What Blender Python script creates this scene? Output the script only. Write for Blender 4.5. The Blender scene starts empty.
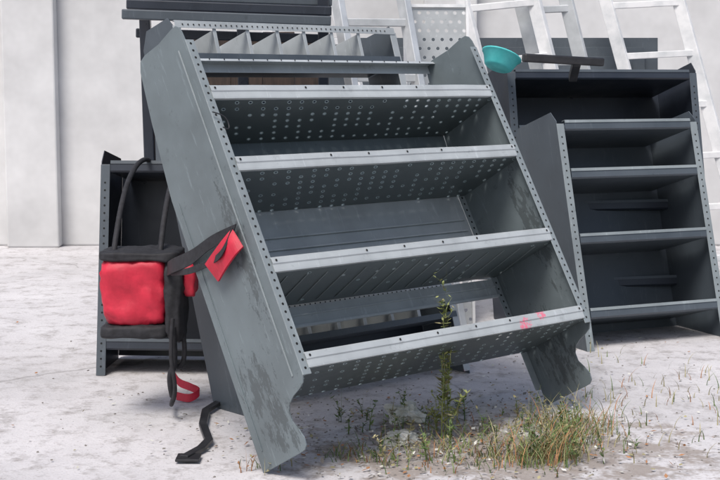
import bpy, bmesh, math, random
import numpy as np
from mathutils import Matrix, Vector, noise as mnoise
random.seed(7)
S=1.07
# ------------------------------------------------------------ calibration of the leaning unit against the camera
P=[-0.39342,-0.23363,0.70568,-1.89785,-2.28197,-0.64138,1378.95677]
ZT,Z1,Z2,Z3,ZB,D,DT=[v*S for v in (0.84229,0.67557,0.48711,0.23055,-0.19376,0.24875,0.18686)]
def rod(v):
    t=np.linalg.norm(v);k=v/t;K=np.array([[0,-k[2],k[1]],[k[2],0,-k[0]],[-k[1],k[0],0]])
    return np.eye(3)+math.sin(t)*K+(1-math.cos(t))*K@K
R=np.array([[1,0,0],[0,0,-1],[0,1,0]],float)@rod(np.array(P[:3]))
best=None
for i in range(0,6000):
    th=math.radians(i*.01);u=np.array([0,-math.sin(th),math.cos(th)]);c=abs((R@u)[0])
    if best is None or c<best[0]: best=(c,th,u)
u=best[2]; fw=R[2]; Yw=fw-u*(fw@u); Yw/=np.linalg.norm(Yw); Xw=np.cross(Yw,u)
B=np.array([Xw,Yw,u]); O=np.array([0,D,ZB]); Cw=B@(np.array(P[3:6])*S-O); Rw=R@B.T
UM=Matrix([[*B[i],-(B[i]@O)] for i in range(3)]+[[0,0,0,1]])
# ------------------------------------------------------------ helpers
def link(o): bpy.context.scene.collection.objects.link(o); return o
def empty(name,M=None):
    e=link(bpy.data.objects.new(name,None)); e.empty_display_size=.1
    if M is not None: e.matrix_world=M
    return e
def mesh(name,vs,fs,mat=None,parent=None,bev=0,smooth=False,solid=0):
    me=bpy.data.meshes.new(name); me.from_pydata([tuple(v) for v in vs],[],fs); me.update()
    bm=bmesh.new(); bm.from_mesh(me); bmesh.ops.recalc_face_normals(bm,faces=bm.faces); bm.to_mesh(me); bm.free()
    o=link(bpy.data.objects.new(name,me))
    if mat: me.materials.append(mat)
    if parent: o.parent=parent
    if solid:
        m=o.modifiers.new("s","SOLIDIFY"); m.thickness=solid; m.offset=0
    if bev:
        m=o.modifiers.new("b","BEVEL"); m.width=bev; m.segments=2; m.limit_method='ANGLE'; m.angle_limit=.6
    if smooth:
        for p in me.polygons: p.use_smooth=True
    return o
def boxes(name,bl,mat,parent=None,bev=.001):
    vs=[];fs=[]
    for (a,b) in bl:
        n=len(vs)
        for x in (a[0],b[0]):
            for y in (a[1],b[1]):
                for z in (a[2],b[2]): vs.append((x,y,z))
        fs+=[tuple(n+k for k in f) for f in ((0,1,3,2),(4,6,7,5),(0,4,5,1),(2,3,7,6),(0,2,6,4),(1,5,7,3))]
    return mesh(name,vs,fs,mat,parent,bev)
def prism(name,poly,x0,x1,mat,parent,bev=.0008):
    n=len(poly); vs=[(x0,y,z) for y,z in poly]+[(x1,y,z) for y,z in poly]
    fs=[tuple(range(n)),tuple(range(2*n-1,n-1,-1))]+[(i,(i+1)%n,n+(i+1)%n,n+i) for i in range(n)]
    return mesh(name,vs,fs,mat,parent,bev)
def strip(name,prof,x0,x1,mat,parent,th=.0016,bev=0):
    n=len(prof); vs=[(x0,y,z) for y,z in prof]+[(x1,y,z) for y,z in prof]
    fs=[(i,i+1,n+i+1,n+i) for i in range(n-1)]
    return mesh(name,vs,fs,mat,parent,bev,solid=th)
def bar(name,pts,w,h,mat,parent=None,bev=.001):
    vs=[];fs=[]
    pts=[Vector(p) for p in pts];n=len(pts)
    for i,p in enumerate(pts):
        d=(pts[min(i+1,n-1)]-pts[max(i-1,0)]).normalized()
        s=d.cross(Vector((0,0,1)))
        if s.length<.05: s=d.cross(Vector((0,1,0)))
        s.normalize();t=s.cross(d).normalized()
        for a,b in ((-1,-1),(1,-1),(1,1),(-1,1)): vs.append(p+s*a*w/2+t*b*h/2)
    for i in range(n-1):
        for k in range(4): fs.append((4*i+k,4*i+(k+1)%4,4*i+4+(k+1)%4,4*i+4+k))
    fs+=[(0,1,2,3),(4*n-1,4*n-2,4*n-3,4*n-4)]
    return mesh(name,vs,fs,mat,parent,bev)
def tube(name,pts,r,mat,parent=None):
    cu=bpy.data.curves.new(name,'CURVE');cu.dimensions='3D';cu.bevel_depth=r;cu.bevel_resolution=3;cu.use_fill_caps=True
    sp=cu.splines.new('NURBS');sp.points.add(len(pts)-1)
    for q,p in zip(sp.points,pts): q.co=(*p,1)
    sp.order_u=3;sp.use_endpoint_u=True
    cu.materials.append(mat);o=link(bpy.data.objects.new(name,cu))
    if parent:o.parent=parent
    return o
# ------------------------------------------------------------ materials
class N:
    def __init__(s,name):
        s.m=bpy.data.materials.new(name);s.m.use_nodes=True;s.t=s.m.node_tree;s.b=s.t.nodes["Principled BSDF"];s.out=s.t.nodes["Material Output"]
        s.co=s.t.nodes.new("ShaderNodeTexCoord").outputs["Object"]
    def noise(s,scale,det=3,rough=.6,vec=None):
        n=s.t.nodes.new("ShaderNodeTexNoise");n.inputs["Scale"].default_value=scale;n.inputs["Detail"].default_value=min(det,4);n.inputs["Roughness"].default_value=rough
        s.t.links.new(vec or s.co,n.inputs["Vector"]);return n.outputs["Fac"]
    def map(s,sc,rot=(0,0,0)):
        n=s.t.nodes.new("ShaderNodeMapping");n.inputs["Scale"].default_value=sc;n.inputs["Rotation"].default_value=rot;s.t.links.new(s.co,n.inputs["Vector"]);return n.outputs[0]
    def ramp(s,f,stops):
        n=s.t.nodes.new("ShaderNodeValToRGB");e=n.color_ramp.elements
        while len(e)<len(stops): e.new(.5)
        for k,(p,c) in zip(e,stops): k.position=p;k.color=(*(c if hasattr(c,'__len__') else (c,c,c)),1)
        s.t.links.new(f,n.inputs[0]);return n.outputs[0]
    def mix(s,f,a,b,mode='MIX'):
        n=s.t.nodes.new("ShaderNodeMix");n.data_type='RGBA';n.blend_type=mode
        for k,v in ((0,f),(6,a),(7,b)):
            if hasattr(v,'is_linked'): s.t.links.new(v,n.inputs[k])
            elif k==0: n.inputs[0].default_value=v
            else: n.inputs[k].default_value=(*v,1)
        return n.outputs[2]
    def math(s,op,a,b=0,c=0):
        n=s.t.nodes.new("ShaderNodeMath");n.operation=op
        for k,v in enumerate((a,b,c)):
            if hasattr(v,'is_linked'): s.t.links.new(v,n.inputs[k])
            else: n.inputs[k].default_value=v
        return n.outputs[0]
    def xyz(s):
        n=s.t.nodes.new("ShaderNodeSeparateXYZ");s.t.links.new(s.co,n.inputs[0]);return n.outputs
    def col(s,c):
        if hasattr(c,'is_linked'): s.t.links.new(c,s.b.inputs["Base Color"])
        else: s.b.inputs["Base Color"].default_value=(*c,1)
        return s
    def bump(s,h,st=.3,d=.002):
        n=s.t.nodes.new("ShaderNodeBump");n.inputs["Strength"].default_value=st;n.inputs["Distance"].default_value=d
        s.t.links.new(h,n.inputs["Height"]);s.t.links.new(n.outputs[0],s.b.inputs["Normal"]);return s
    def rg(s,r,m=0):
        if hasattr(r,'is_linked'): s.t.links.new(r,s.b.inputs["Roughness"])
        else: s.b.inputs["Roughness"].default_value=r
        s.b.inputs["Metallic"].default_value=m;return s
    def cut(s,mask):
        t=s.t.nodes.new("ShaderNodeBsdfTransparent");mx=s.t.nodes.new("ShaderNodeMixShader")
        s.t.links.new(mask,mx.inputs[0]);s.t.links.new(s.b.outputs[0],mx.inputs[1]);s.t.links.new(t.outputs[0],mx.inputs[2]);s.t.links.new(mx.outputs[0],s.out.inputs[0]);return s
def steel(name,base,dirt=.6,rough=.40):
    n=N(name);b=np.array(base)
    v=n.noise(4,4,.65);big=n.ramp(v,[(.3,tuple(b*.78)),(.52,tuple(b)),(.75,tuple(np.minimum(b*1.18,1)))])
    scr=n.noise(9,4,.75,n.map((7,7,.9),(.3,.2,0)))
    sm=n.ramp(scr,[(.60,0.),(.66,1.)])
    c=n.mix(n.math('MULTIPLY',sm,.35*dirt),big,tuple(np.minimum(b*1.9+.03,1)))
    st=n.noise(17,4,.85);stm=n.ramp(st,[(.61,0.),(.70,1.)])
    c=n.mix(n.math('MULTIPLY',stm,.5*dirt),c,tuple(b*.3))
    n.col(c).rg(n.ramp(v,[(.3,rough-.1),(.7,rough+.15)]),.0)
    n.c=c;return n
def blob(n,x,z,cx,cz,r1,r2,ns,soft=.4,k=5):
    dx=n.math('DIVIDE',n.math('SUBTRACT',x,cx),r1);dz=n.math('DIVIDE',n.math('SUBTRACT',z,cz),r2)
    d=n.math('ADD',n.math('MULTIPLY',dx,dx),n.math('MULTIPLY',dz,dz))
    d=n.math('ADD',d,n.math('MULTIPLY',n.math('SUBTRACT',ns,.5),k))
    return n.ramp(d,[(.35,1.),(.35+soft,0.)])
BASE=(.135,.163,.174)
n=steel("slate_painted_steel",BASE,.8);y,z=n.xyz()[1:]
ns=n.noise(20,4,.85,n.map((1,2.2,.8),(.5,0,0)))
g=n.math('MAXIMUM',blob(n,y,z,.17,-.02,.06,.07,ns,1.0,13),n.math('MAXIMUM',blob(n,y,z,.14,-.13,.06,.05,ns,1.0,13),blob(n,y,z,.06,.30,.03,.16,ns,1.,13)))
n.col(n.mix(n.math('MULTIPLY',g,.55),n.c,(.035,.04,.042)));M_panel=n.m
M_flange=steel("slate_painted_flange",(.23,.262,.272),.7).m
M_lipn=steel("shelf_lip_steel_lit",(.40,.43,.44),.5)  # unit paint lightened: skylight caught by the lips is put into the colour
n=M_lipn;x,y,z=n.xyz()
ns=n.noise(90,4,.8)
pk=n.math('MAXIMUM',blob(n,x,z,.80,-.03,.024,.019,ns,.5,7),blob(n,x,z,.875,-.004,.019,.020,ns,.5,7))
n.col(n.mix(n.math('MULTIPLY',pk,.8),n.c,(.78,.12,.21)))
M_lip=M_lipn.m
def perf(name,base,sx,sy,r,ang=0,dens=1.0,rim_lit=2.4,el=1.7,rimd=2.4):
    n=steel(name,base,.5);x,y,z=n.xyz()
    U=n.math('DIVIDE',x,sx);V=n.math('DIVIDE',y,sy)
    row=n.math('FLOOR',V);U2=n.math('ADD',U,n.math('MULTIPLY',n.math('MODULO',row,2.0),.5))
    fu=n.math('MULTIPLY',n.math('SUBTRACT',n.math('FRACT',U2),.5),sx);fv=n.math('MULTIPLY',n.math('SUBTRACT',n.math('FRACT',V),.5),sy)
    ca,sa=math.cos(ang),math.sin(ang)
    a=n.math('DIVIDE',n.math('ADD',n.math('MULTIPLY',fu,ca),n.math('MULTIPLY',fv,sa)),r*el)
    b=n.math('DIVIDE',n.math('SUBTRACT',n.math('MULTIPLY',fv,ca),n.math('MULTIPLY',fu,sa)),r)
    d=n.math('ADD',n.math('MULTIPLY',a,a),n.math('MULTIPLY',b,b))
    cv=n.t.nodes.new("ShaderNodeCombineXYZ");n.t.links.new(n.math('FLOOR',U2),cv.inputs[0]);n.t.links.new(row,cv.inputs[1])
    wn=n.t.nodes.new("ShaderNodeTexWhiteNoise");wn.noise_dimensions='2D';n.t.links.new(cv.outputs[0],wn.inputs["Vector"])
    on=n.math('LESS_THAN',wn.outputs[0],dens)
    m=n.math('MULTIPLY',n.math('LESS_THAN',d,1.0),on)
    rim=n.math('MULTIPLY',n.math('LESS_THAN',d,rimd),on)
    n.col(n.mix(rim,n.c,tuple(np.minimum(np.array(base)*rim_lit,1))))  # brighter ring around each hole paints in the light showing through the openings
    n.cut(m);return n.m
M_perf=perf("perforated_shelf_steel_shaded",(.085,.105,.11),.043,.034,.0036,.75,.72,4.5,1.9)  # same shelf paint darkened, underside shade painted into the base colour
M_perf2=perf("perforated_shelf_steel_sparse_shaded",(.11,.135,.14),.06,.05,.0034,.7,.35,3.5)  # underside shade is in this tint too, a little weaker
M_rib=steel("back_sheet_steel_lit",(.36,.39,.40),.5).m  # colour raised to paint in light entering from behind and above
M_hole=N("dark_hole").col((.008,.009,.01)).rg(.9).m  # near-black colour stands in for shade inside holes; bolts reuse it
M_dark=steel("dark_navy_steel",(.022,.028,.040),.5,.35).m
M_mid=steel("blue_grey_steel",(.07,.085,.10),.6).m
M_alu=(lambda n:n.col(n.ramp(n.noise(8,4),[(.3,(.45,.47,.48)),(.7,(.68,.70,.71))])).rg(.38,.35).m)(N("worn_aluminium"))
M_white=(lambda n:n.col(n.ramp(n.noise(10,4),[(.3,(.55,.57,.58)),(.6,(.78,.78,.78))])).rg(.5).m)(N("white_painted_metal"))
M_black=(lambda n:n.col(n.ramp(n.noise(20,4),[(.3,(.008,.008,.01)),(.7,(.03,.03,.033))])).rg(.45).m)(N("black_painted_metal"))
M_red=(lambda n:n.col(n.ramp(n.noise(15,4),[(.3,(.40,.010,.03)),(.7,(.64,.022,.055))])).rg(.55).bump(n.noise(60,3),.5,.002).m)(N("red_nylon_fabric"))
M_web=(lambda n:n.col(n.ramp(n.noise(60,4),[(.3,(.008,.008,.01)),(.7,(.025,.025,.03))])).rg(.75).bump(n.noise(200,2),.3,.001).m)(N("black_webbing"))
M_wood=(lambda n:n.col(n.ramp(n.noise(6,4,.7,n.map((8,8,1))),[(.3,(.018,.013,.011)),(.7,(.065,.042,.032))])).rg(.8).m)(N("weathered_timber"))
M_turq=(lambda n:n.col(n.ramp(n.noise(15,4),[(.3,(.06,.48,.48)),(.7,(.12,.62,.62))])).rg(.6).m)(N("turquoise_plastic"))
M_paper=(lambda n:n.col(n.ramp(n.noise(25,4),[(.3,(.42,.41,.33)),(.7,(.80,.80,.75))])).rg(.8).m)(N("dirty_white_plastic"))
# ------------------------------------------------------------ shelving unit
def disc_set(name,centers,r,mat,parent,seg=8):
    vs=[];fs=[]
    for (x,y,z) in centers:
        n=len(vs)
        for k in range(seg):
            a=2*math.pi*k/seg;vs.append((x+r*math.cos(a),y,z+r*math.sin(a)))
        fs.append(tuple(range(n,n+seg)))
    return mesh(name,vs,fs,mat,parent)
unit=empty("van_shelving_unit",UM)
prof=[(0.0,.800),(.002,.822),(.007,.838),(.018,.848),(.036,.850),(.10,.848),(.165,.856),(.19,.852),(.203,.83),(.225,.70),(.249,.50),
      (.249,-.194),(.235,-.196),(.10,-.197),(.080,-.196),(.070,-.188),(.067,-.170),(.076,-.148),(.088,-.126),(.087,-.104),(.076,-.088),(.056,-.078),(.030,-.072),(.010,-.064),(.001,-.050)]
prof=[(a*S,b*S) for a,b in prof]
FW=.024*S
for sd,x0,x1,fx0,fx1,ins in (("left",0,.0035,-.0008,FW,1),("right",S-.0035,S,S-FW,S+.0008,-1)):
    prism(sd+"_end_panel",prof,x0,x1,M_panel,unit)
    boxes(sd+"_front_flange",[((fx0,-.0022,-.050*S),(fx1,.0008,.80*S))],M_flange,unit,.0012)
    bx0,bx1=(.0035,.03) if ins==1 else (S-.03,S-.0035)
    boxes(sd+"_back_flange",[((bx0,.247*S-.002,-.15*S),(bx1,.247*S,.50*S))],M_flange,unit)
    cx=(fx0+fx1)/2
    zs=[];zz=-.035*S
    while zz<.79*S:
        zs.append(zz);zz+=.0205
    disc_set(sd+"_flange_holes",[(cx,-.0026,q) for q in zs],.0036,M_hole,unit)
    disc_set(sd+"_back_flange_holes",[((bx0+bx1)/2,.247*S-.0026,q) for q in zs if q<.49*S],.0036,M_hole,unit)
    ox=-.0012 if ins==1 else S+.0012
    bar(sd+"_panel_bead",[(ox,.034*S,.79*S),(ox,.034*S,-.04*S)],.0035,.004,M_flange,unit,bev=.001)
    bar(sd+"_rear_bead",[(ox,.225*S,.48*S),(ox,.225*S,-.15*S)],.003,.003,M_panel,unit,bev=.001)
x0,x1=FW-.004,S-FW+.004
xi0,xi1=.004,S-.004
rng=random.Random(3)
def shelf(i,z,mat,dep):
    # lip rolled in several segments so that it can carry small dents
    pr=[(.020,z-.003),(.014,z-.0005),(-.001,z),(-.0055,z-.004),(-.0065,z-.017),(-.004,z-.020),(-.004,z-.034),(-.0035,z-.038),(.010,z-.038)]
    seg=60;vs=[];fs=[];np_=len(pr)
    for k in range(seg+1):
        xx=x0+(x1-x0)*k/seg
        dz=mnoise.noise(Vector((xx*5,i*7,0)))*.0012;dy=mnoise.noise(Vector((xx*9,i*3,5)))*.0010
        if k in (0,seg): dz=dy=0
        vs+=[(xx,a+dy,b+dz) for a,b in pr]
    for k in range(seg):
        for j in range(np_-1): fs.append((k*np_+j,k*np_+j+1,(k+1)*np_+j+1,(k+1)*np_+j))
    mesh("shelf_%d_lip"%i,vs,fs,M_lip,unit,solid=.0016)
    strip("shelf_%d_tray"%i,[(.0045,z-.0395),(dep-.006,z-.0395),(dep-.004,z+.012)],xi0,xi1,mat,unit,th=.0012)
    cs=[(x0+f*(x1-x0),-.0085,z-.010) for f in (.012,.3,.43,.57,.7,.988)]
    disc_set("shelf_%d_bolts"%i,cs,.0034,M_hole,unit)
shelf(1,Z1,M_perf,.232*S);shelf(2,Z2,M_perf,D);shelf(3,Z3,M_perf2,D);shelf(4,0,M_perf,D)
for k in range(15):
    xx=.08+k*.066
    bar("shelf_3_rib_%d"%k,[(xx,.03,Z3-.0415),(xx+.05,D-.03,Z3-.0415)],.003,.002,M_flange,unit,bev=0)
boxes("back_panel_mid",[((.03,D-.0015,Z3+.016),(S-.03,D-.0005,Z2-.03))],M_rib,unit,bev=0)
for k,zz in enumerate((Z3+.05,Z3+.085,Z3+.12,Z3+.155)):
    bar("back_panel_crease_%d"%k,[(.05,D-.006,zz),(S-.05,D-.006,zz)],.006,.005,M_lip,unit)
boxes("back_rail_low",[((.03,D-.004,Z3-.100),(S-.03,D-.002,Z3-.045))],M_rib,unit,bev=0)
bar("back_rail_low_edge",[(.03,D-.006,Z3-.101),(S-.03,D-.006,Z3-.101)],.008,.008,M_lip,unit)
bar("back_rail_low_crease",[(.03,D-.006,Z3-.070),(S-.03,D-.006,Z3-.070)],.004,.004,M_lip,unit)
strip("top_back_rail",[(.160*S,.840*S),(.165*S,.849*S),(.19*S,.849*S),(.192*S,.825*S)],xi0,xi1,M_lip,unit)
disc_set("top_back_rail_holes",[(.05+k*.05,.1585*S,.8445*S) for k in range(20)],.0025,M_hole,unit)
mesh("back_panel_upper",[(.004,.2475*S,Z2+.016),(S-.004,.2475*S,Z2+.016),(S-.004,.2325*S,Z1-.03),(.004,.2325*S,Z1-.03)],[(0,1,2,3)],M_panel,unit,solid=.001)
mesh("back_panel_top_strip",[(.03,.226*S,Z1+.014),(S-.03,.226*S,Z1+.014),(S-.03,.216*S,Z1+.05),(.03,.216*S,Z1+.05)],[(0,1,2,3)],M_panel,unit,solid=.001)
tube("wire_tie",[(-.004,-.012,.60*S),(.02,-.018,.59*S),(.035,-.012,.575*S),(.03,-.01,.55*S),(.012,-.012,.56*S)],.0016,M_black,unit)
# ------------------------------------------------------------ second rack behind
ex=Vector((B[0][0],B[1][0],0)).normalized();eb=Vector((-ex.y,ex.x,0))
CY=Cw[1]
def rack(name,org,width,levels,mat,lean,tray,h,lipm,divs):
    e=empty(name)
    up=(Vector((0,0,math.cos(lean)))+eb*math.sin(lean));dp=(eb*math.cos(lean)-Vector((0,0,math.sin(lean))))
    e.matrix_world=Matrix(((ex.x,dp.x,up.x,org[0]),(ex.y,dp.y,up.y,org[1]),(ex.z,dp.z,up.z,org[2]),(0,0,0,1)))
    H=h
    for s,xx in (("left",0),("right",width)):
        prism(s+"_panel",[(0,0),(0,H-.03),(.02,H),(tray*.8,H),(tray,H-.05),(tray,0)],xx-.002,xx+.002,mat,e)
        boxes(s+"_flange",[((xx-.003 if xx==0 else xx-.025,-.003,0.01),(xx+.025 if xx==0 else xx+.003,-.0005,H-.03))],lipm,e)
    for i,z in enumerate(levels):
        strip("tray_%d"%i,[(.006,z),(-.004,z),(-.004,z-.022)],.004,width-.004,lipm,e)
        disc_set("tray_%d_holes"%i,[(.03+k*.02,-.0065,z-.012) for k in range(int((width-.06)/.02))],.0028,M_hole,e)
        strip("tray_%d_floor"%i,[(-.004,z-.10),(-.004,z-.118),(tray-.004,z-.118),(tray-.004,z-.03)],.004,width-.004,mat,e)
        boxes("tray_%d_dividers"%i,[((width*f-.0012,.0,z-.116),(width*f+.0012,tray-.008,z-.02)) for f in divs]+[((width*f-.012,.0,z-.112),(width*f+.0,.002,z-.02)) for f in divs],lipm,e)
    boxes("dark_gap_backing",[((.004,tray-.003,.13),(width-.004,tray-.001,H-.16))],M_dark,e,0)  # dark sheet added so the gaps behind the trays read as deep shade
    return e
rack("small_parts_rack",(-.070,CY+3.83,0.0),.90,[.31,.62,.90,1.185],M_mid,math.radians(18),.17,1.20,M_lip,(.17,.31,.44,.56,.69,.82))
# ------------------------------------------------------------ dark racks
def frame_rack(name,loc,rz,lean,w,d,h,levels,mat,lm):
    e=empty(name,Matrix.Translation(loc)@Matrix.Rotation(rz,4,'Z')@Matrix.Rotation(lean,4,'X'))
    pf=[(0,0),(0,h-.04),(.03,h),(d-.03,h),(d,h-.04),(d,0)]
    prism("left_panel",pf,0,.003,mat,e);prism("right_panel",pf,w-.003,w,mat,e)
    for s,a,b in (("left",-.001,.03),("right",w-.03,w+.001)):
        boxes(s+"_post",[((a,-.003,.0),(b,-.0005,h-.05))],lm,e)
        disc_set(s+"_post_holes",[((a+b)/2,-.0035,.03+k*.025) for k in range(int((h-.1)/.025))],.0035,M_hole,e)
    for i,z in enumerate(levels):
        strip("shelf_%d"%i,[(.015,z),(-.005,z),(-.005,z-.03),(.0,z-.035),(d-.008,z-.035),(d-.008,z+.02)],.032,w-.032,mat,e)
        strip("shelf_edge_%d"%i,[(.012,z+.002),(-.007,z+.002),(-.0075,z-.008)],.032,w-.032,lm,e)
    boxes("back_sheet",[((.004,d-.004,.06),(w-.004,d-.002,h-.06))],mat,e,0)
    return e
frame_rack("dark_shelving_unit",(.86,CY+5.15,0),math.radians(14),math.radians(-13),.80,.34,1.06,[.2,.5,.80,1.02],M_dark,M_mid)
frame_rack("blue_grey_shelving_unit",(1.04,CY+4.80,0),math.radians(24),math.radians(-16),.62,.30,.88,[.15,.42,.66,.84],M_mid,M_flange)
frame_rack("dark_shelving_unit",(-.62,CY+4.40,0),math.radians(-4),math.radians(-10),.50,.28,.74,[.12,.40,.70],M_dark,M_mid)
pipe=empty("black_roof_bar")
bar("bar",[(.82,CY+4.98,1.035),(1.12,CY+5.06,1.02)],.035,.03,M_black,pipe,.006)
bar("bar_bracket",[(1.02,CY+5.03,1.02),(1.02,CY+5.12,.96)],.03,.03,M_black,pipe,.004)
def lathe(name,prof,mat,parent=None,seg=24):
    vs=[];fs=[]
    for r,z in prof:
        for k in range(seg):
            a=2*math.pi*k/seg;vs.append((r*math.cos(a),r*math.sin(a),z))
    for i in range(len(prof)-1):
        for k in range(seg): fs.append((i*seg+k,i*seg+(k+1)%seg,(i+1)*seg+(k+1)%seg,(i+1)*seg+k))
    return mesh(name,vs,fs,mat,parent,smooth=True)
bk=empty("turquoise_basin",Matrix.Translation((.755,CY+5.25,1.00))@Matrix.Rotation(.35,4,'Y')@Matrix.Rotation(-.3,4,'X')@Matrix.Scale(.72,4))
lathe("bowl",[(.0,.0),(.06,.0),(.075,.01),(.10,.07),(.108,.072),(.108,.078),(.098,.078),(.072,.016),(.0,.012)],M_turq,bk)
# ------------------------------------------------------------ ladders and white racking
def ladder(name,a,b,w,n,side,mat=M_alu):
    e=empty(name);a=Vector(a);b=Vector(b);side=Vector(side).normalized()*w
    bar("left_rail",[a,b],.028,.06,mat,e,.003);bar("right_rail",[a+side,b+side],.028,.06,mat,e,.003)
    for k in range(n):
        p=a.lerp(b,(k+.5)/n);bar("rung_%d"%k,[p,p+side],.03,.03,mat,e,.003)
    return e
ladder("aluminium_ladder",(.36,CY+5.05,0),(.11,CY+5.5,1.50),.26,7,(1,.15,.0))
ladder("aluminium_ladder",(.98,CY+5.7,0),(.60,CY+6.0,1.6),.30,7,(1,.05,.1),M_white)
ladder("aluminium_ladder",(1.25,CY+5.9,0),(.86,CY+6.1,1.6),.20,7,(1,.1,.05),M_alu)
ladder("aluminium_ladder",(.10,CY+6.2,0),(-.32,CY+6.5,1.75),.34,7,(1,.0,.03),M_white)
ladder("aluminium_ladder",(1.75,CY+6.4,0),(1.25,CY+6.7,1.9),.34,8,(1,.0,.05),M_white)
pp=perf("perforated_white_steel",(.40,.42,.43),.036,.036,.007,0,1.0,1.1,1.0,1.6)
pn=empty("perforated_panel",Matrix.Translation((.44,CY+5.35,.0))@Matrix.Rotation(.1,4,'Z')@Matrix.Rotation(math.radians(80),4,'X'))
boxes("sheet",[((0,0,0),(.24,1.26,.003))],pp,pn,0)
boxes("rim",[((-.012,0,-.004),(-.0005,1.29,.012)),((.2405,0,-.004),(.252,1.29,.012)),((.0,1.262,-.004),(.24,1.275,.012))],M_white,pn)
sh=empty("steel_sheet_stack",Matrix.Translation((-.80,CY+6.6,0))@Matrix.Rotation(-.12,4,'X'))
boxes("sheets",[((0,k*.03,0),(2.35+.07*k,k*.03+.006,1.08+.05*k)) for k in range(3)],M_mid,sh,.001)
tf=empty("steel_frame_stack")
for k,(z,yy,m) in enumerate(((1.245,5.1,M_mid),(1.205,5.0,M_dark),(1.165,4.9,M_mid),(1.11,5.2,M_dark))):
    bar("beam_%d"%k,[(-.60,CY+yy,z+.02),(.13,CY+yy+.1,z)],.05,.034,m,tf,.004)
for k,xx in enumerate((-.56,-.2,.10)):
    bar("leg_%d"%k,[(xx,CY+5.3,0),(xx,CY+5.16,1.26)],.04,.04,M_dark,tf,.004)
pl=empty("timber_board",Matrix.Translation((-.52,CY+5.35,0))@Matrix.Rotation(-.1,4,'X'))
boxes("boards",[((k*.125,0,0),(k*.125+.1235,.022,1.14+.01*(k%2))) for k in range(5)],M_wood,pl,.001)
# ------------------------------------------------------------ tool bag hanging from the dark unit, straps
bag=empty("red_tool_bag",Matrix.Translation((-.375,CY+3.86,.27)))
def softbox(name,a,b,mat,parent,amp=.012):
    bm=bmesh.new();bmesh.ops.create_cube(bm,size=1)
    bmesh.ops.subdivide_edges(bm,edges=bm.edges,cuts=13,use_grid_fill=True)
    a=Vector(a);b=Vector(b);c=(a+b)/2;s=b-a
    for v in bm.verts:
        q=Vector([max(-1,min(1,t*2)) for t in v.co])
        L=(abs(q.x)**6+abs(q.y)**6+abs(q.z)**6)**(1/6)
        q=q/L if L>0 else q
        v.co=c+Vector((q.x*s.x/2,q.y*s.y/2,q.z*s.z/2))
        k=mnoise.noise(v.co*16+a*3)*amp+(abs(mnoise.noise(v.co*34))-.25)*amp*.9
        v.co+=Vector((q.x,q.y,q.z)).normalized()*k
    me=bpy.data.meshes.new(name);bm.to_mesh(me);bm.free();me.materials.append(mat)
    for p in me.polygons:p.use_smooth=True
    o=link(bpy.data.objects.new(name,me));o.parent=parent;return o
softbox("body",(-.11,-.08,0),(.072,.08,.19),M_red,bag,.015)
softbox("side_pocket",(.068,-.085,-.05),(.118,.06,.19),M_web,bag)
softbox("pocket_flap",(.116,-.05,.08),(.150,.05,.17),M_red,bag,.008)
softbox("flap",(-.115,-.088,.182),(.11,.085,.212),M_web,bag,.008)
softbox("lower_trim",(-.115,-.085,-.035),(.078,.085,.004),M_web,bag,.008)
for k,lx in enumerate((-.08,.05)):
    tube("hanging_strap_%d"%k,[(lx,-.02,.20),(lx,.10,.33),(lx,.36,.425),(lx,.66,.435),(lx,.72,.40)],.008,M_web,bag)
tube("loose_strap_a",[(.09,-.08,.0),(.10,-.085,-.10),(.075,-.08,-.14),(.085,-.06,-.20)],.009,M_web,bag)
tube("loose_strap_b",[(.11,-.04,.0),(.125,-.05,-.08),(.10,-.05,-.13),(.08,-.07,-.08),(.095,-.07,.0)],.007,M_web,bag)
def ribbon(name,pts,w,wd,mat,parent,th=.003,sub=6):
    pts=[Vector(p) for p in pts];n=len(pts);wd=wd if isinstance(wd,list) else [wd]*n
    out=[]
    for i in range(n-1):
        p0,p1,p2,p3=pts[max(i-1,0)],pts[i],pts[i+1],pts[min(i+2,n-1)]
        for k in range(sub+(i==n-2)):
            t=k/sub;q=.5*((2*p1)+(p2-p0)*t+(2*p0-5*p1+4*p2-p3)*t*t+(3*p1-p0-3*p2+p3)*t**3)
            out.append((q,Vector(wd[i]).lerp(Vector(wd[i+1]),t)))
    vs=[]
    for q,wv in out:
        wv=wv.normalized()*w/2;vs+=[q-wv,q+wv]
    fs=[(2*i,2*i+1,2*i+3,2*i+2) for i in range(len(out)-1)]
    return mesh(name,vs,fs,mat,parent,solid=th)
st=empty("ratchet_strap")
wdir=(.056,-.064,-.079)
ribbon("black_webbing",[(-.30,CY+3.80,.43),(-.2555,CY+3.60,.467),(-.19,CY+3.465,.507),(-.132,CY+3.395,.553),(-.070,CY+3.335,.588)],.038,[(0,.3,1),(0,.3,1),(.05,0,1),(.2,-.2,1),(.3,-.3,.9)],M_web,st)
ribbon("black_webbing_loop",[(-.075,CY+3.338,.592),(-.10,CY+3.33,.535),(-.14,CY+3.40,.50),(-.20,CY+3.47,.47),(-.27,CY+3.66,.44)],.016,(0,.2,1),M_web,st)
ribbon("red_sleeve",[(-.060,CY+3.325,.572),(-.078,CY+3.322,.552),(-.102,CY+3.345,.520),(-.130,CY+3.385,.478)],.060,[wdir,(.050,-.064,-.07),wdir,(.062,-.05,-.07)],M_red,st,.006)
tube("hanging_cord",[(-.28,CY+3.75,.30),(-.29,CY+3.74,.2),(-.27,CY+3.74,.1),(-.30,CY+3.80,.03),(-.31,CY+3.95,.03)],.006,M_web,st)
hook=empty("red_strap_hook")
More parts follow.
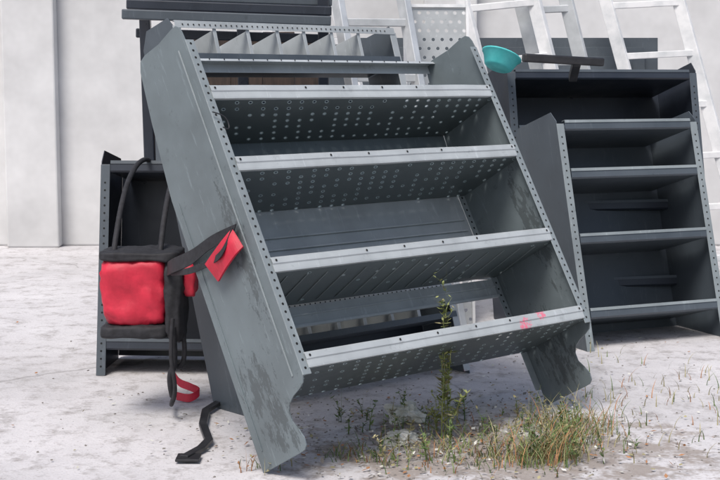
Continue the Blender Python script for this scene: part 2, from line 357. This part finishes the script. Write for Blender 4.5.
ribbon("loop",[(-.335,CY+4.1,.085),(-.31,CY+4.08,.05),(-.27,CY+4.05,.04),(-.245,CY+4.04,.028),(-.27,CY+4.02,.014),(-.31,CY+4.03,.018)],.024,(0,.4,1),M_red,hook,.005)
br=empty("bent_steel_bracket")
bar("bar",[(-.125,CY+4.17,.018),(-.165,CY+4.0,.016),(-.205,CY+3.86,.014),(-.195,CY+3.7,.014),(-.160,CY+3.53,.014),(-.172,CY+3.46,.012),(-.205,CY+3.37,.012)],.022,.012,M_black,br,.002)
boxes("plate",[((-.225,CY+3.35,.006),(-.165,CY+3.41,.013))],M_black,br,.002)
# ------------------------------------------------------------ ground
n=N("pale_concrete");v=n.noise(1.3,4,.7);f=n.noise(11,4,.8);g=n.noise(120,3,.7);x,y,z=n.xyz()
c=n.ramp(v,[(.3,(.44,.43,.435)),(.5,(.56,.545,.555)),(.7,(.64,.625,.635))])
c=n.mix(n.ramp(f,[(.50,0.),(.70,.85)]),c,(.27,.25,.24))
c=n.mix(n.ramp(g,[(.58,0.),(.72,.7)]),c,(.20,.18,.165))
sx=n.math('DIVIDE',n.math('SUBTRACT',x,.60),.55);sy=n.math('DIVIDE',n.math('SUBTRACT',y,CY+3.45),.42)
sdd=n.math('ADD',n.math('ADD',n.math('MULTIPLY',sx,sx),n.math('MULTIPLY',sy,sy)),n.math('MULTIPLY',n.math('SUBTRACT',n.noise(7,4,.8),.5),7))
c=n.mix(n.ramp(sdd,[(.2,.7),(1.3,0.)]),c,(.22,.175,.14))
vo=n.t.nodes.new("ShaderNodeTexVoronoi");vo.feature='DISTANCE_TO_EDGE';vo.inputs["Scale"].default_value=.45
n.t.links.new(n.mix(.25,n.co,n.noise(3,4)),vo.inputs["Vector"])
c=n.mix(n.ramp(vo.outputs[0],[(.0,.5),(.004,0.)]),c,(.15,.14,.13))
n.col(c).rg(.9).bump(f,.45,.010);M_gr=n.m
mesh("ground",[(-60,-30,0),(60,-30,0),(60,90,0),(-60,90,0)],[(0,1,2,3)],M_gr)
n=N("pale_render");n.col(n.ramp(n.noise(2,4,.7),[(.3,(.50,.50,.50)),(.7,(.68,.68,.68))])).rg(.9);M_wall=n.m
wl=empty("yard_wall")
boxes("wall_face",[((-9,CY+8.0,0),(10,CY+8.2,2.3))],M_wall,wl,.01)
boxes("coping",[((-9,CY+7.96,2.3),(10,CY+8.24,2.38))],M_wall,wl,.01)
boxes("piers",[((-9+k*2.4,CY+7.9,0),(-8.7+k*2.4,CY+7.999,2.299)) for k in range(8)],M_wall,wl,.01)
# ------------------------------------------------------------ vegetation & litter
def leafmat(name,a,b):
    n=N(name);n.col(n.ramp(n.noise(18,3),[(.35,a),(.65,b)])).rg(.7);return n.m
M_g1=leafmat("weed_green",(.05,.10,.025),(.17,.23,.07));M_g2=leafmat("dry_grass_straw",(.20,.18,.08),(.40,.36,.20));M_g3=leafmat("orange_dry_leaf",(.26,.12,.05),(.45,.22,.10));M_g4=leafmat("tall_weed_green",(.16,.20,.05),(.36,.38,.15))
def gmesh(name,mats):
    me=bpy.data.meshes.new(name);o=link(bpy.data.objects.new(name,me));[me.materials.append(m) for m in mats];return o,[],[],[]
def blade(V,F,I,p,h,dirx,diry,w,mi,seg=4,bend=1.0):
    n=len(V);d=Vector((dirx,diry,0));sd=Vector((-diry,dirx,0));sd=sd.normalized() if sd.length>0 else Vector((1,0,0))
    for k in range(seg+1):
        t=k/seg;c=Vector(p)+d*(t**1.8)*h*bend+Vector((0,0,h*(t-.25*t*t*bend)));ww=w*(1-t)**.7+.0003
        V.append(c-sd*ww/2);V.append(c+sd*ww/2)
        if k: F.append((n+2*k-2,n+2*k-1,n+2*k+1,n+2*k));I.append(mi)
def leaf(V,F,I,p,d,l,w,mi):
    d=Vector(d).normalized();s=d.cross(Vector((random.uniform(-.4,.4),random.uniform(-.4,.4),1)));s.normalize();n=len(V);p=Vector(p)
    V.extend([p,p+d*l*.45+s*w/2,p+d*l,p+d*l*.45-s*w/2]);F.append((n,n+1,n+2,n+3));I.append(mi)
def done(o,V,F,I):
    o.data.from_pydata([tuple(v) for v in V],[],F);o.data.polygons.foreach_set("material_index",I);o.data.update()
def weed(V,F,I,p,h,mi=0,dense=1.0,lean=.15,ls=1.0):
    a=random.uniform(0,6.28);dx,dy=math.cos(a)*lean,math.sin(a)*lean
    blade(V,F,I,p,h,dx,dy,.0035,mi,6);blade(V,F,I,p,h,dy+.01,-dx,.001,mi,2,.1)
    k=int(h*90*dense)
    for j in range(k):
        t=random.uniform(.12,1);c=Vector(p)+Vector((dx,dy,0))*(t**1.8)*h+Vector((0,0,h*(t-.25*t*t)))
        b=random.uniform(0,6.28);leaf(V,F,I,c,(math.cos(b),math.sin(b),random.uniform(-.1,.9)),ls*random.uniform(.012,.03)*(1.2-.6*t),ls*random.uniform(.005,.010),mi if random.random()<.8 else 1)
o,V,F,I=gmesh("tall_weed",[M_g1,M_g2,M_g3,M_g4])
bx,by=.462,CY+3.60
for (ox,oy,h,l) in ((0,0,.50,.03),(.006,.01,.40,.07),(-.008,0,.26,.2),(.015,-.01,.18,.3),(-.02,.02,.12,.4)):
    weed(V,F,I,(bx+ox,by+oy,0),h,3,2.6,l,1.15)
    for q in range(5):
        t=random.uniform(.25,.8);c=(bx+ox,by+oy,h*t);a=random.uniform(0,6.28)
        blade(V,F,I,c,.06,math.cos(a)*.6,math.sin(a)*.6,.0018,3,3)
        for w_ in range(6):
            s=random.random();leaf(V,F,I,(c[0]+math.cos(a)*.036*s**1.8,c[1]+math.sin(a)*.036*s**1.8,c[2]+.06*s*.85),(random.uniform(-1,1),random.uniform(-1,1),.4),.014,.006,random.choice([3,3,0,1]))
done(o,V,F,I)
o,V,F,I=gmesh("weeds",[M_g1,M_g2,M_g3])
for k in range(85):
    x=random.choice([random.gauss(.42,.10),random.uniform(.2,.85),random.gauss(.66,.1),random.gauss(.27,.05),random.gauss(.75,.06)]);y=CY+random.uniform(3.32,3.9)
    weed(V,F,I,(x,y,0),random.uniform(.03,.115),random.choice([0,0,0,1]),2.2,.35,.85)
for k in range(5):
    weed(V,F,I,(random.uniform(-.09,.10),CY+random.uniform(3.22,3.34),0),random.uniform(.03,.06),random.choice([1,2]),1.2,.4,.7)
for cx,cy,r,cnt in ((.19,3.42,.03,40),(.28,3.38,.03,50),(.42,3.5,.06,70),(.55,3.6,.08,110),(.25,3.5,.03,20),(.48,3.38,.07,90),(-.02,3.33,.03,12),(.62,3.42,.05,100)):
    for k in range(cnt):
        a=random.uniform(0,6.28);blade(V,F,I,(random.gauss(cx,r),CY+random.gauss(cy,r),0),random.uniform(.015,.055),math.cos(a)*.8,math.sin(a)*.8,.0028,random.choice([0,0,1,2]))
done(o,V,F,I)
o,V,F,I=gmesh("dry_grass",[M_g1,M_g2,M_g3])
for k in range(850):
    cl=random.choice([(.70,3.36,.04),(.77,3.52,.05),(.80,3.75,.05),(.73,3.42,.04),(.86,3.66,.06),(.64,3.40,.06)])
    x=random.gauss(cl[0],cl[2]);y=CY+random.gauss(cl[1],cl[2])
    a=random.uniform(0,6.28);blade(V,F,I,(x,y,0),random.uniform(.03,.13)*random.choice([.6,1,1]),math.cos(a)*.7,math.sin(a)*.7,.0026,random.choice([1,1,0,0,2]))
for k in range(420):
    x=random.uniform(.9,2.2);y=CY+random.gauss(4.0,.35);a=random.uniform(0,6.28)
    blade(V,F,I,(x,y,0),random.uniform(.02,.07),math.cos(a)*.6,math.sin(a)*.6,.003,random.choice([1,1,0,2]))
done(o,V,F,I)
o,V,F,I=gmesh("leaf_litter",[M_g3,M_g2,N("grit").col((.20,.185,.17)).rg(.9).m,M_paper])
for k in range(3200):
    if k%3: x=random.gauss(.5,.28);y=CY+random.gauss(3.6,.24)
    else: x=random.gauss(.45,.6);y=CY+random.uniform(3.3,5.4)
    if random.random()<.5: leaf(V,F,I,(x,y,.003+random.random()*.006),(random.uniform(-1,1),random.uniform(-1,1),.15),random.uniform(.006,.02),random.uniform(.004,.012),random.choice([0,1,2,2,3]))
    else:
        r=random.uniform(.001,.0042);n0=len(V);ang=random.uniform(0,6.28);m=5;base=[]
        for q in range(m):
            a=ang+q*2*math.pi/m;rr=r*random.uniform(.7,1.2);V.append(Vector((x+rr*math.cos(a),y+rr*math.sin(a),0)))
        for q in range(m):
            a=ang+q*2*math.pi/m;rr=r*random.uniform(.4,.8);V.append(Vector((x+rr*math.cos(a),y+rr*math.sin(a),r*random.uniform(.5,.9))))
        for q in range(m): F.append((n0+q,n0+(q+1)%m,n0+m+(q+1)%m,n0+m+q));I.append(2)
        F.append(tuple(n0+m+q for q in range(m)));I.append(2)
done(o,V,F,I)
def crumple(name,loc,r,flat,seed):
    bm=bmesh.new();bmesh.ops.create_icosphere(bm,subdivisions=5,radius=r)
    for v in bm.verts:
        c=v.co.copy();d=mnoise.noise(c*22+Vector((seed,0,0)))*.7
        d+=(.5-abs(mnoise.noise(c*55+Vector((0,seed,0)))))*.6
        v.co*=.75+d;v.co.z*=flat
    me=bpy.data.meshes.new(name);bm.to_mesh(me);bm.free();me.materials.append(M_paper)
    o=link(bpy.data.objects.new(name,me));o.location=loc;return o
crumple("crumpled_plastic_bag",(.365,CY+3.80,.02),.05,.6,3)
crumple("crumpled_plastic_bag",(.335,CY+3.56,.012),.045,.4,5)
# ------------------------------------------------------------ light, camera
el,az=58,205
sd=bpy.data.lights.new("sun","SUN");sd.energy=2.5;sd.angle=math.radians(22);sd.color=(1,.98,.95)
so=link(bpy.data.objects.new("sun",sd))
dirv=Vector((math.sin(math.radians(az))*math.cos(math.radians(el)),math.cos(math.radians(az))*math.cos(math.radians(el)),math.sin(math.radians(el))))
so.rotation_euler=dirv.to_track_quat('Z','Y').to_euler()
w=bpy.data.worlds.new("World");bpy.context.scene.world=w;w.use_nodes=True
sk=w.node_tree.nodes.new("ShaderNodeTexSky");sk.sky_type='NISHITA';sk.sun_disc=False;sk.sun_elevation=math.radians(el);sk.sun_rotation=math.radians(az);sk.dust_density=4;sk.ozone_density=.8
bg=w.node_tree.nodes["Background"];w.node_tree.links.new(sk.outputs[0],bg.inputs[0]);bg.inputs[1].default_value=.15
cd=bpy.data.cameras.new("camera");cam=link(bpy.data.objects.new("camera",cd));bpy.context.scene.camera=cam
cd.sensor_width=36;cd.lens=36*P[6]/720;cd.clip_end=500
r,d,f=Rw
cam.matrix_world=Matrix(((r[0],-d[0],-f[0],Cw[0]),(r[1],-d[1],-f[1],Cw[1]),(r[2],-d[2],-f[2],Cw[2]),(0,0,0,1)))
sc=bpy.context.scene;sc.view_settings.view_transform='Standard';sc.view_settings.look='None';sc.view_settings.exposure=0
